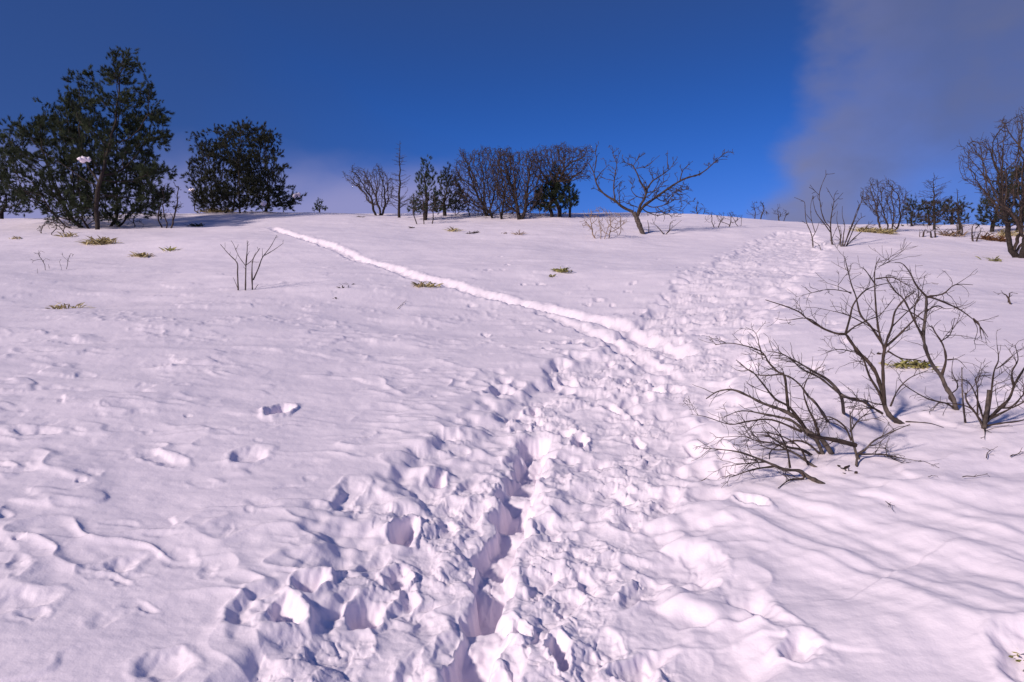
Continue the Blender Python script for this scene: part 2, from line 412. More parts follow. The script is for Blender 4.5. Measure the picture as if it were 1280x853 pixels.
def chains_from(nodes, parent, nroots, rleaf, expo=2.3, rmax=None):
    n = len(nodes); ch = [[] for _ in range(n)]
    for i in range(n):
        if parent[i] >= 0: ch[parent[i]].append(i)
    rp = np.zeros(n)
    for i in range(n-1, -1, -1):
        if not ch[i]: rp[i] = rleaf**expo
        else: rp[i] = sum(rp[j] for j in ch[i])
    r = rp**(1/expo)
    if rmax:                                           # gentle rescale so that the base has the photographed girth
        k = math.log(rmax/rleaf)/math.log(max(r.max()/rleaf, 1.01)); r = rleaf*(r/rleaf)**k
    main = []; rest = []; own = []; rid = list(range(nroots))+[0]*(n-nroots)
    for i in range(nroots, n): rid[i] = rid[parent[i]]
    stack = [(i, -1) for i in range(nroots)]
    while stack:
        i, pa = stack.pop(); idx = ([pa] if pa >= 0 else [])+[i]; j = i
        while ch[j]:
            o = sorted(ch[j], key=lambda q: -r[q]); stack += [(q, j) for q in o[1:]]; j = o[0]; idx.append(j)
        rr = r[idx].copy()
        if pa >= 0: rr[0] = rr[1]
        (main if pa < 0 else rest).append((nodes[idx], rr))
        if pa >= 0: own.append(rid[i])
    tips = [i for i in range(n) if not ch[i]]
    main = main[::-1] if len(main) > 1 else main
    return main, rest, r, tips, own, rid
def root_at(px, py, d=(0, 0, 1), k=2, D=None):
    g = ray_hit(px, py); D = g[1] if D is None else D
    x = (px-640)/F*D
    return (np.array([x, D, H(x, D)-.04]), np.array(d, float), k)
def bare(seed, name, label, cat, roots, outline, n=380, depth=.7, step=.09, kill=.11, rmax=.05, rleaf=.0035, spur=(4, .16, 0), mat=None, mat2=None,
         group=None, wig=.2, up=.0, D=None, pn=('trunk', 'branches')):
    rng = np.random.RandomState(seed); R = [root_at(*a, D=D) for a in roots]; Dm = np.mean([r[0][1] for r in R])
    A = envelope(rng, outline, Dm, n, depth)
    A = A[A[:, 2] > base(A[:, 0], A[:, 1])+.12]
    nodes, par, dirs = colonize(rng, A, R, step, kill, wig=wig, up=up)
    main, rest, r, tips, own, rid = chains_from(nodes, par, len(R), rleaf, rmax=rmax)
    ex = []; own = list(own)
    for (c, rr), w in list(zip(rest, own))+list(zip(main, range(len(main)))):
        b0 = len(ex); twigs(rng, ex, c, np.maximum(rr, rleaf), spur[0], spur[1], spur[2], rmin=rleaf*.8, t0=.35, ang=.8); own += [w]*(len(ex)-b0)
    return wood_thing(name, label, cat, R[0][0], main, rest+ex, mat or M_BARK, mat2 or M_TWIG, group, rleaf*.7, pn, own)

# needles
def needle_template(rng, n=40, L=.13, nl=.115, w=.0055):
    V = []
    for i in range(n):
        t = rng.rand()**.8; c = np.array([0, 0, t*L]); a = rng.rand()*2*np.pi; sp = .95-.45*t
        d = norm(np.array([math.cos(a)*sp, math.sin(a)*sp, .75+.3*t])); s = norm(np.cross(d, rng.randn(3)))*w
        e = nl*rng.uniform(.7, 1.15); V += [c-s, c+s, c+d*e]
    return np.array(V)
def needle_mesh(rng, P, D, S, temps):
    out = []
    which = rng.randint(0, len(temps), len(P))
    D = D/(np.linalg.norm(D, axis=1)[:, None]+1e-9)
    for k, T in enumerate(temps):
        m = np.where(which == k)[0]
        if len(m) == 0: continue
        z = D[m]; a = rng.randn(len(m), 3); x = np.cross(z, a); x /= np.linalg.norm(x, axis=1)[:, None]; y = np.cross(z, x)
        R = np.stack([x, y, z], 1)
        out.append((np.einsum('vk,nkj->nvj', T, R)*S[m][:, None, None]+P[m][:, None, :]).reshape(-1, 3))
    V = np.concatenate(out); return V, np.arange(len(V)).reshape(-1, 3)
def conifer(seed, name, label, cat, roots, outline, n=900, depth=.75, step=.16, kill=.17, rmax=.12, needles=None, nsize=1., per=2.0,
            group=None, D=None, wig=.14, up=.03, tw=.0055, mat=None, nn=50, core=None, sprays=0):
    rng = np.random.RandomState(seed); R = [root_at(*a, D=D) for a in roots]; Dm = np.mean([r[0][1] for r in R])
    A = envelope(rng, outline, Dm, n, depth)
    if sprays:                                          # foliage gathers in flat sprays with gaps between them
        Cn = envelope(rng, outline, Dm, sprays, depth); A = np.repeat(Cn, n//sprays, 0)
        out_ = A[:, :2]-np.array([R[0][0][0], Dm]); A = A+rng.randn(len(A), 3)*np.array([.17, .17, .07])
    if sprays: A = np.concatenate([A, envelope(rng, outline, Dm, 260, depth*.4)])
    if core is not None: A = np.concatenate([A, envelope(rng, core[0], Dm, core[1], depth*.8)])
    A = A[A[:, 2] > base(A[:, 0], A[:, 1])+.1]
    nodes, par, dirs = colonize(rng, A, R, step, kill, wig=wig, up=up)
    main, rest, r, tips, own, rid = chains_from(nodes, par, len(R), .006, rmax=rmax)
    o = wood_thing(name, label, cat, R[0][0], main, rest, M_BARK, M_BARK, group, .004, roots=own)
    rs = .006*3.2
    cand = np.where((r < np.quantile(r, .80)) & (np.arange(len(nodes)) > len(R)*4))[0]
    reps = np.concatenate([cand, np.array(tips)]+[cand]*int(per) + [rng.choice(cand, int(len(cand)*(per % 1)))])
    P = nodes[reps]+rng.randn(len(reps), 3)*step*.42
    Dd = dirs[reps]*.8+rng.randn(len(reps), 3)*.42+np.array([0, 0, .55])
    S = nsize*rng.uniform(.75, 1.25, len(reps))
    temps = [needle_template(rng, nn, w=tw) for _ in range(5)]
    V, Fc = needle_mesh(rng, P, Dd, S, temps)
    mesh_np('crown', V, Fc, mat or M_NEED, o, R[0][0], smooth=False)
    return o

# leafy tufts of dwarf bamboo / dry grass
def blades(rng, p, n, L, w, spread, droop):
    V = []; Fc = []; Q = p+np.stack([rng.randn(n), rng.randn(n), np.zeros(n)], 1)*L*.28; Q[:, 2] = H(Q[:, 0], Q[:, 1])-.01
    for i in range(n):
        a = rng.rand()*2*np.pi; d = np.array([math.cos(a)*spread, math.sin(a)*spread, rng.uniform(.25, 1.)]); d = norm(d)
        q = Q[i]; ll = L*rng.uniform(.5, 1.2); s = norm(np.cross(d, np.array([0, 0, 1.])+rng.randn(3)*.5))
        prev = None; m = 5
        for k in range(m+1):
            t = k/m; ww = w*math.sin(math.pi*min(.06+t*.94, .999))**.7
            c = q+d*ll*t+np.array([0, 0, -droop*ll*t*t])
            V += [c-s*ww, c+s*ww]
            if k: b = len(V)-4; Fc.append([b, b+1, b+3, b+2])
    return V, Fc
def tuft(seed, name, label, cat, px, py, n=20, L=.25, w=.012, spread=1., droop=.5, mat=None, group=None, stems=0, D=None, wide=1, mound=0):
    rng = np.random.RandomState(seed); g = ray_hit(px, py) if D is None else np.array([(px-640)/F*D, D])
    p = np.array([g[0], g[1], H(g[0], g[1])]); V = []; Fc = []
    for k in range(wide):
        off = np.array([(k-(wide-1)/2)*L*.8, rng.uniform(-.1, .1), 0]) if wide > 1 else np.zeros(3)
        v, f = blades(rng, p+off, n, L, w, spread, droop)
        b = len(V); V += v; Fc += [[b+i for i in q] for q in f]
    o = mesh_np(name, V, Fc, mat or M_SASA, None, p, smooth=True); tag(o, label, cat, group); return o

# ------------------------------------------------------------------ ground
def build_ground():
    dense = np.linspace(-40, 40, 1150); side = np.concatenate([np.linspace(40, 70, 70)[1:], np.linspace(70, 290, 150)[1:], np.linspace(290, 320, 70)[1:-1]])
    ang = np.radians(np.concatenate([dense, side])); na = len(ang)
    r = [.25]
    while r[-1] < 400:
        q = r[-1]
        if q < 2.1: d = .05 if q < 1.7 else .015
        elif q < 42: d = min(max(q*q/1350, .0045), .085)
        else: d = (q-41)*.12+.1
        r.append(q+d)
    r = np.array(r); nr = len(r)
    X = np.sin(ang)[None, :]*r[:, None]; Y = np.cos(ang)[None, :]*r[:, None]
    Z = np.empty_like(X)
    for i in range(0, nr, 60): Z[i:i+60] = H(X[i:i+60], Y[i:i+60])
    V = np.stack([X, Y, Z], -1).reshape(-1, 3)
    i = np.arange(nr-1)[:, None]*na; j = np.arange(na)[None, :]; j2 = (j+1) % na
    Fc = np.stack([i+j, i+na+j, i+na+j2, i+j2], -1).reshape(-1, 4)
    # close the middle with one centre vertex
    V = np.vstack([V, [[0, 0, H(0., 0.)]]]); c = len(V)-1
    st = np.arange(0, na, 1); cap = np.stack([np.full(na, c), st, (st+1) % na, (st+1) % na], -1)
    o = mesh_np('snow_ground', V, Fc, M_SNOW)
    me2 = mesh_np('snow_ground_centre', np.vstack([V[:na], V[c]]), np.stack([np.full(na, na), st, (st+1) % na], -1)[:, [0, 1, 2]], M_SNOW)
    bpy.context.view_layer.objects.active = o; o.select_set(True); me2.select_set(True); bpy.ops.object.join()
    o.name = 'snow_ground'; tag(o, kind='structure')
    print('ground verts', len(V), 'rows', nr)
build_ground()

# ------------------------------------------------------------------ foreground bushes (traced)
Z4 = (860, 300, .375)
traced(1, 'shrub', 'tall forked leafless shrub leaning over the snow, tallest of the bushes beside the trodden path', 'shrub', (1132, 528), [
 (.021, .017, [(728, 606), (700, 606), (675, 588), (657, 555), (648, 500)], 0),
 (.016, .003, [(650, 520), (640, 480), (625, 440), (600, 405), (570, 375), (540, 335), (525, 315), (495, 312), (450, 295), (400, 265), (370, 240), (320, 220), (258, 200)]),
 (.009, .002, [(525, 315), (540, 260), (552, 215), (590, 170), (640, 150), (700, 140)]),
 (.006, .002, [(525, 315), (555, 290), (605, 265), (640, 250), (690, 190)]),
 (.010, .003, [(652, 545), (632, 500), (605, 455), (585, 400), (560, 375), (545, 340)]),
 (.015, .003, [(655, 550), (652, 480), (650, 410), (655, 370), (665, 330), (680, 290), (690, 240), (720, 200), (760, 170)]),
 (.009, .002, [(655, 365), (640, 320), (630, 260), (625, 200), (622, 140), (625, 90), (640, 60)]),
 (.009, .002, [(655, 360), (700, 320), (740, 280), (775, 245), (800, 230)]),
 (.008, .002, [(650, 350), (610, 290), (575, 250), (560, 190), (545, 150), (530, 90), (522, 55)]),
 (.004, .001, [(545, 180), (500, 155), (440, 138)]),
 (.004, .001, [(545, 175), (470, 165), (400, 180), (360, 190)]),
 (.005, .001, [(450, 295), (400, 262), (330, 268), (290, 262)]),
 (.006, .002, [(665, 370), (710, 395), (760, 400), (800, 410)]),
 (.005, .001, [(625, 150), (590, 100), (570, 90)]),
 (.005, .001, [(625, 130), (680, 125), (720, 145), (760, 165)]),
 (.004, .001, [(635, 90), (680, 70), (715, 62)]),
 (.005, .001, [(640, 310), (590, 280), (530, 250), (470, 235), (420, 225)]),
 (.005, .001, [(560, 375), (500, 365), (440, 385)]),
 (.006, .002, [(675, 555), (700, 500), (740, 460), (800, 435)]),
 (.006, .0015, [(655, 550), (620, 545), (580, 530), (545, 525)]),
 (.005, .0015, [(725, 606), (770, 608), (810, 612), (852, 625)]),
 (.005, .0015, [(680, 290), (720, 250), (770, 200), (790, 120)])],
 *Z4, spread=.35, r_scale=.88, tw=(15, .20, 1))
traced(2, 'shrub', 'arching leafless shrub with drooping right side twigs, beside the yellow grass clump', 'shrub', (1195, 513), [
 (.019, .009, [(895, 568), (885, 530), (860, 490), (845, 455), (815, 415), (795, 370), (785, 320), (790, 270), (795, 225), (795, 190)], .05),
 (.012, .003, [(845, 455), (860, 400), (850, 350), (825, 310), (812, 285)]),
 (.007, .002, [(795, 190), (760, 150), (740, 110), (715, 80), (690, 75)]),
 (.007, .002, [(795, 190), (850, 180), (890, 150), (950, 150)]),
 (.008, .002, [(795, 190), (820, 195), (870, 215), (910, 235), (950, 265), (975, 290), (1000, 325)]),
 (.004, .001, [(950, 265), (965, 300), (955, 345), (990, 350)]),
 (.006, .0015, [(950, 262), (970, 280), (975, 310), (980, 335)]),
 (.007, .002, [(785, 320), (760, 280), (755, 230), (770, 180), (750, 130)]),
 (.008, .002, [(785, 330), (750, 260), (720, 200), (690, 170), (660, 120), (700, 125)]),
 (.006, .002, [(840, 340), (870, 320), (880, 300), (890, 260)]),
 (.004, .001, [(860, 320), (890, 318), (940, 325), (1000, 345)]),
 (.007, .002, [(885, 560), (860, 545), (800, 530), (730, 490), (700, 460)]),
 (.006, .002, [(880, 540), (870, 520), (900, 490), (880, 440), (885, 390)]),
 (.005, .001, [(790, 270), (740, 240), (700, 230), (650, 240)]),
 (.005, .001, [(790, 240), (830, 220), (860, 230), (900, 225)]),
 (.005, .001, [(865, 400), (900, 400), (930, 430)])],
 *Z4, spread=.35, r_scale=.88, tw=(15, .19, 1))
traced(3, 'shrub', 'low sprawling leafless shrub with thick upright stub at the right edge', 'shrub', (1229, 535), [
 (.020, .012, [(985, 625), (992, 590), (1000, 550), (1003, 500)], 0),
 (.009, .004, [(985, 622), (960, 580), (930, 540), (925, 510)]),
 (.009, .003, [(926, 603), (918, 550), (914, 490), (913, 425)]),
 (.013, .003, [(985, 615), (1030, 570), (1070, 530), (1090, 480), (1120, 430), (1150, 380), (1165, 330)]),
 (.009, .003, [(1000, 600), (1060, 570), (1120, 540), (1180, 500)]),
 (.009, .002, [(1000, 590), (1010, 520), (1020, 440), (1035, 400), (1030, 350)]),
 (.005, .001, [(1028, 430), (1060, 410), (1085, 385)]),
 (.008, .002, [(985, 622), (1040, 612), (1120, 600), (1190, 560)]),
 (.006, .002, [(965, 590), (965, 500), (960, 460), (1010, 450)]),
 (.006, .002, [(975, 600), (940, 560), (880, 545), (830, 545)]),
 (.007, .002, [(1085, 490), (1080, 440), (1100, 400), (1090, 350)]),
 (.007, .002, [(1040, 560), (1080, 555), (1130, 500), (1170, 440), (1200, 400)]),
 (.006, .002, [(985, 600), (960, 520), (930, 470), (880, 470)]),
 (.005, .001, [(988, 625), (990, 645), (988, 665)])],
 *Z4, spread=.4, r_scale=.88, tw=(15, .18, 1))
traced(4, 'fallen_shrub', 'flattened leafless bush lying over the snow with its branch tips pointing left', 'shrub', (1032, 570), [
 (.016, .003, [(490, 700), (445, 665), (400, 640), (370, 600), (320, 570), (250, 545), (200, 520), (150, 500), (100, 505), (60, 530)], .1),
 (.013, .002, [(455, 715), (430, 670), (400, 650), (350, 605), (300, 590), (250, 580), (180, 570), (120, 590)]),
 (.009, .002, [(400, 640), (340, 560), (290, 530), (250, 480), (215, 440), (190, 430)]),
 (.010, .002, [(337, 580), (330, 520), (322, 455), (300, 440), (270, 410), (240, 370), (150, 345), (90, 350)]),
 (.004, .001, [(250, 400), (240, 360), (225, 310), (190, 290)]),
 (.012, .003, [(520, 570), (510, 520), (470, 470), (420, 440), (370, 410), (310, 378)]),
 (.009, .002, [(600, 535), (540, 530), (490, 500), (440, 460), (380, 430), (340, 395), (305, 378), (260, 370)]),
 (.010, .002, [(470, 597), (430, 550), (400, 520), (370, 480), (320, 450), (230, 450), (160, 400)]),
 (.008, .002, [(440, 660), (420, 600), (400, 560), (385, 500), (410, 440)]),
 (.014, .002, [(470, 812), (440, 810), (400, 790), (370, 770), (320, 765), (260, 740), (180, 710), (120, 700), (50, 695)]),
 (.009, .002, [(378, 775), (385, 795), (340, 800), (300, 828)]),
 (.010, .003, [(465, 765), (420, 755), (370, 720), (330, 700), (290, 700), (240, 685)]),
 (.006, .002, [(290, 755), (220, 765), (145, 790)]),
 (.005, .001, [(260, 740), (200, 745), (115, 757)]),
 (.010, .003, [(425, 710), (380, 700), (330, 690), (270, 655), (230, 650)]),
 (.006, .001, [(330, 700), (290, 680), (230, 670), (180, 655), (90, 660)]),
 (.012, .003, [(600, 757), (570, 735), (555, 690), (545, 640), (540, 570)]),
 (.009, .002, [(562, 775), (565, 720), (590, 700), (620, 670), (680, 640), (740, 615)]),
 (.006, .001, [(560, 715), (640, 715), (700, 725), (780, 740)]),
 (.015, .009, [(560, 685), (500, 670), (450, 660), (400, 650)]),
 (.006, .001, [(540, 640), (580, 590), (640, 570)]),
 (.006, .001, [(545, 670), (520, 620), (470, 590), (430, 600), (400, 585)]),
 (.007, .002, [(650, 580), (600, 550), (560, 530), (500, 525)]),
 (.007, .001, [(380, 640), (280, 600), (200, 605), (140, 615), (60, 590), (10, 582)]),
 (.006, .002, [(340, 760), (330, 700), (300, 640), (250, 600)]),
 (.006, .002, [(400, 750), (370, 690), (300, 650), (210, 640)]),
 (.007, .002, [(440, 715), (400, 680), (350, 670), (280, 700), (270, 740)])],
 *Z4, spread=.3, r_scale=.98, tw=(24, .20, 1), up=.01)
Z5 = (0, 250, .328)
traced(5, 'sapling_cluster', 'small three stemmed leafless sapling cluster alone in the open snow on the left', 'shrub', (308, 363), [
 (.012, .010, [(935, 345), (936, 290), (937, 250)], 0),
 (.010, .004, [(937, 250), (942, 190), (942, 155)]),
 (.013, .004, [(908, 345), (905, 280), (903, 240), (870, 205), (840, 170)]),
 (.007, .003, [(935, 250), (910, 215), (890, 170), (880, 155)]),
 (.013, .004, [(962, 340), (960, 270), (965, 225), (990, 185)]),
 (.012, .003, [(965, 305), (985, 260), (1000, 220), (1030, 180), (1055, 135)]),
 (.007, .003, [(1008, 212), (1045, 190), (1080, 165)]),
 (.006, .003, [(905, 335), (895, 310), (888, 295)]),
 (.006, .003, [(1000, 220), (1000, 185)]),
 (.006, .003, [(936, 250), (960, 230), (975, 200)]),
 (.006, .003, [(970, 345), (978, 330), (985, 322)])],
 *Z5, spread=.4, tw=(4, .16, 0), minr=.003, wig=.15)
Z6 = (960, 200, .1524)
GB = 'bare saplings beside the path near the crest'
traced(6, 'sapling', 'thin forked leafless sapling, leftmost of the three beside the path near the crest', 'sapling', (1016, 308), [
 (.020, .015, [(370, 720), (367, 670), (362, 630)], 0),
 (.014, .005, [(362, 630), (345, 580), (315, 510), (305, 420), (300, 350), (270, 330), (215, 308)]),
 (.012, .004, [(370, 630), (400, 570), (420, 510)]),
 (.012, .004, [(385, 590), (370, 540), (355, 480), (350, 380), (370, 290)]),
 (.010, .004, [(440, 735), (420, 700), (390, 680)])], *Z6, spread=.5, tw=(2.8, .30, 0), minr=.006, r_scale=1.05, group=GB, wig=.14)
traced(7, 'sapling', 'tallest leafless sapling of the three beside the path, with a curved top', 'sapling', (1041, 307), [
 (.028, .022, [(530, 705), (524, 670), (518, 630)], 0),
 (.020, .005, [(520, 640), (510, 560), (470, 510), (440, 430), (430, 360), (420, 290), (440, 210), (470, 140), (485, 110)]),
 (.010, .004, [(420, 290), (380, 250), (345, 205)]),
 (.016, .004, [(510, 590), (460, 520), (420, 470), (390, 420), (370, 340), (365, 300)]),
 (.018, .004, [(515, 600), (515, 500), (530, 400), (540, 350), (545, 290), (570, 250)]),
 (.010, .004, [(540, 350), (580, 310), (615, 270)]),
 (.009, .004, [(540, 330), (510, 280), (505, 265)]),
 (.009, .004, [(520, 660), (545, 600), (560, 560)])], *Z6, spread=.5, tw=(2.8, .30, 0), minr=.006, r_scale=1.05, group=GB, wig=.14)
traced(8, 'sapling', 'leafless sapling fanning many stems from one base, rightmost of three beside the path', 'sapling', (1055, 309), [
 (.020, .014, [(612, 720), (615, 670), (622, 600)], 0),
 (.014, .004, [(622, 600), (630, 540), (610, 460), (610, 380)]),
 (.020, .005, [(620, 720), (650, 640), (690, 540), (730, 440), (770, 330), (785, 260), (768, 230)]),
 (.017, .004, [(640, 715), (680, 620), (720, 530), (760, 480), (800, 460)]),
 (.016, .004, [(650, 700), (720, 630), (790, 570), (860, 500)]),
 (.015, .004, [(600, 715), (590, 600), (565, 500), (570, 420)]),
 (.015, .004, [(625, 715), (660, 600), (700, 500), (745, 380), (820, 290)]),
 (.012, .004, [(585, 700), (600, 600), (590, 540)])], *Z6, spread=.6, tw=(2.8, .30, 0), minr=.006, r_scale=1.05, group=GB, wig=.14)
Z7 = (720, 170, .2031)
traced(9, 'bare_tree', 'wide spreading leafless tree with a long limb reaching right against the clear blue sky', 'tree', (804, 293), [
 (.085, .07, [(415, 610), (398, 570), (382, 530), (370, 500), (355, 470)], 0),
 (.050, .012, [(352, 468), (290, 440), (240, 400), (190, 370), (150, 335), (125, 290), (110, 230), (90, 190), (80, 170)]),
 (.020, .006, [(120, 280), (150, 230), (180, 200), (205, 175)]),
 (.020, .006, [(110, 230), (125, 150), (120, 90), (140, 45)]),
 (.024, .007, [(240, 395), (232, 320), (240, 240), (250, 170), (230, 120), (225, 75)]),
 (.012, .005, [(250, 170), (260, 130), (265, 100)]),
 (.014, .005, [(240, 280), (210, 270), (180, 265), (150, 250)]),
 (.018, .006, [(270, 425), (265, 350), (270, 290), (290, 275)]),
 (.050, .010, [(375, 500), (395, 430), (420, 390), (430, 340), (400, 290), (375, 230), (350, 185), (330, 175), (290, 160)]),
 (.014, .005, [(352, 185), (380, 140), (390, 110)]),
 (.014, .005, [(375, 200), (440, 185), (480, 150), (515, 120)]),
 (.030, .006, [(430, 340), (470, 280), (530, 240), (580, 200), (620, 140)]),
 (.014, .005, [(565, 205), (562, 130), (565, 90)]),
 (.013, .005, [(480, 270), (455, 220), (450, 190)]),
 (.050, .008, [(378, 490), (420, 430), (490, 380), (560, 330), (620, 290), (680, 260), (750, 240), (800, 210), (850, 165), (900, 120), (930, 98)]),
 (.018, .005, [(640, 280), (655, 220), (690, 180), (720, 155)]),
 (.010, .005, [(862, 155), (895, 145), (930, 145)]),
 (.022, .005, [(430, 425), (480, 440), (560, 420), (620, 390), (690, 410)]),
 (.020, .005, [(490, 380), (540, 400), (600, 350), (660, 330), (720, 340)]),
 (.020, .005, [(400, 440), (440, 470), (500, 470), (560, 450), (640, 440)]),
 (.020, .005, [(430, 350), (480, 340), (530, 300), (540, 250), (535, 210)]),
 (.020, .005, [(420, 385), (370, 370), (340, 330), (350, 300), (320, 270)]),
 (.016, .005, [(560, 330), (600, 340), (640, 360), (690, 350)]),
 (.016, .005, [(380, 440), (330, 420), (290, 400), (300, 370)]),
 (.018, .005, [(430, 430), (470, 400), (520, 370), (570, 370), (620, 340), (660, 350)]),
 (.018, .005, [(440, 470), (500, 490), (560, 480), (600, 500), (640, 480)]),
 (.016, .005, [(500, 440), (540, 470), (600, 450), (650, 460), (700, 400)]),
 (.016, .005, [(560, 420), (590, 370), (640, 320), (690, 310)]),
 (.016, .005, [(420, 390), (440, 340), (430, 290), (400, 250)]),
 (.016, .005, [(450, 370), (490, 320), (510, 270), (500, 220)])],
 *Z7, spread=.4, tw=(7.5, .40, 1), minr=.006, r_scale=.95, mat=M_BARKG, mat2=M_TWIG, pn=('trunk', 'branches'), wig=.25, up=.05)
traced(10, 'shrub', 'small leafless shrub with curved stems, just right of the wide bare tree trunk', 'shrub', (830, 293), [
 (.020, .012, [(545, 612), (520, 580), (500, 560)], 0),
 (.018, .006, [(548, 612), (575, 580), (580, 540), (600, 520)]),
 (.016, .008, [(447, 600), (448, 560), (440, 520)]),
 (.010, .004, [(560, 595), (600, 560), (650, 520)]),
 (.010, .004, [(505, 562), (480, 540), (470, 510)])], *Z7, spread=.4, tw=(5, .22, 1), minr=.005)

# ------------------------------------------------------------------ trees along the crest
conifer(20, 'pine_tree', 'tallest pine with a broad dark crown and several low trunks, at the far left', 'tree',
 [(122, 287, (.13, 0, 1), 14), (104, 285, (-.8, 0, .7), 3), (138, 283, (.5, .2, .9), 3), (112, 286, (-.4, -.3, .9), 3), (92, 286, (-1.2, -.3, .6), 2), (146, 284, (1., 0, .8), 2)],
 [(149, 58), (158, 74), (176, 84), (172, 104), (190, 106), (188, 134), (202, 142), (216, 152), (222, 170), (206, 190), (186, 186), (196, 206), (224, 230), (232, 244),
  (206, 256), (190, 268), (168, 274), (140, 277), (104, 278), (78, 276), (52, 268), (30, 252), (10, 240), (-26, 236), (-30, 222), (-2, 214), (4, 206), (-26, 196), (-24, 182),
  (-2, 182), (2, 166), (18, 152), (26, 148), (44, 158), (48, 142), (62, 148), (60, 132), (72, 138), (82, 124), (78, 112), (90, 106), (88, 92), (106, 98), (108, 76),
  (122, 88), (134, 80), (140, 66)],
 n=1900, depth=.75, step=.14, kill=.15, rmax=.075, nsize=.95, per=1.1, wig=.13, up=.05, sprays=190,
 core=([(60, 200), (100, 150), (180, 150), (206, 250), (170, 272), (70, 272), (30, 246)], 800))
conifer(21, 'pine_tree', 'bushy rounded pine standing alone to the right of the tallest one', 'tree',
 [(268, 266, (-.2, 0, 1), 2), (290, 264, (.3, 0, 1), 2), (330, 263, (.5, 0, .8), 2), (300, 266, (0, -.3, 1), 2), (250, 264, (-.8, 0, .6), 2)],
 [(306, 150), (316, 162), (322, 160), (330, 152), (338, 160), (342, 176), (352, 184), (355, 198), (358, 212), (362, 220), (356, 228), (364, 236), (370, 248), (366, 258),
  (350, 259), (320, 262), (280, 264), (256, 260), (242, 252), (244, 240), (236, 226), (242, 214), (238, 198), (244, 204), (250, 196), (240, 176), (246, 168), (256, 178),
  (266, 182), (266, 162), (280, 156), (290, 160), (300, 158)],
 n=2000, depth=.85, step=.14, kill=.15, rmax=.05, nsize=.9, per=.8, up=.04, sprays=150, mat=M_NEED2,
 core=([(240, 256), (262, 215), (330, 205), (358, 262), (250, 264)], 700))
conifer(22, 'pine_tree', 'dark low pine at the left edge, behind the tallest pine', 'tree', [(2, 268, (0, 0, 1), 2), (-30, 268, (0, 0, 1), 2)],
 [(-60, 215), (-20, 222), (6, 232), (24, 240), (34, 250), (44, 268), (0, 268), (-60, 268)], n=420, depth=.7, step=.18, kill=.2, rmax=.1, per=1.2, D=31.)
conifer(23, 'fir_tree', 'narrow dark evergreen with a pointed top right of the leafless larch', 'tree', [(531, 267, (0, 0, 1), 6)],
 [(535, 196), (541, 206), (538, 214), (545, 222), (541, 232), (548, 244), (546, 254), (552, 266), (512, 266), (516, 252), (522, 244), (524, 232), (520, 222), (528, 214), (526, 206)],
 n=420, depth=.9, step=.13, kill=.14, rmax=.08, per=1.2, nsize=.8, D=29., up=.06)
conifer(24, 'fir_tree', 'shorter dark evergreen behind low twigs, left of the dense leafless tree clump', 'tree', [(556, 264, (0, 0, 1), 5)],
 [(558, 204), (565, 214), (572, 222), (576, 240), (584, 250), (582, 264), (544, 265), (544, 248), (548, 236), (546, 222), (553, 218)],
 n=430, depth=.9, step=.14, kill=.15, rmax=.08, per=1.1, nsize=.8, D=30.5, up=.05, mat=M_NEED2)
conifer(25, 'fir_tree', 'squat dark green evergreen behind the rightmost tree of the dense leafless clump', 'tree', [(700, 262, (0, 0, 1), 2), (712, 262, (0, 0, 1), 2)],
 [(694, 208), (704, 218), (712, 228), (716, 238), (722, 246), (720, 260), (668, 261), (668, 246), (676, 238), (682, 226)],
 n=620, depth=.8, step=.15, kill=.15, rmax=.08, per=1.7, nsize=.95, D=30.)
conifer(26, 'fir_tree', 'tiny dark evergreen tip showing over the crest beside the rounded pine', 'tree', [(400, 268, (0, 0, 1), 2)],
 [(400, 247), (404, 253), (408, 263), (391, 263), (396, 254)], n=60, depth=.9, step=.1, kill=.1, rmax=.04, per=1.5, nsize=.6, D=38.5)
conifer(27, 'fir_tree', 'dark broad evergreen on the crest behind the larch at the right', 'tree', [(1140, 282, (0, 0, 1), 2), (1162, 282, (0, 0, 1), 2), (1190, 282, (0, 0, 1), 2)],
 [(1130, 262), (1136, 248), (1146, 256), (1160, 252), (1176, 256), (1192, 248), (1206, 256), (1212, 266), (1206, 280), (1180, 282), (1132, 282)],
 n=560, depth=.5, step=.17, kill=.17, rmax=.08, per=1.0, nsize=.85, D=33., mat=M_NEED2)
conifer(28, 'fir_tree', 'dark evergreen at the right edge behind the tall leafless tree', 'tree', [(1240, 282, (0, 0, 1), 2), (1272, 282, (0, 0, 1), 2), (1300, 282, (0, 0, 1), 2)],
 [(1222, 282), (1226, 256), (1238, 238), (1252, 226), (1262, 214), (1280, 206), (1310, 200), (1330, 230), (1330, 282)],
 n=800, depth=.6, step=.18, kill=.18, rmax=.1, per=1.0, nsize=1., D=28., mat=M_NEED2)

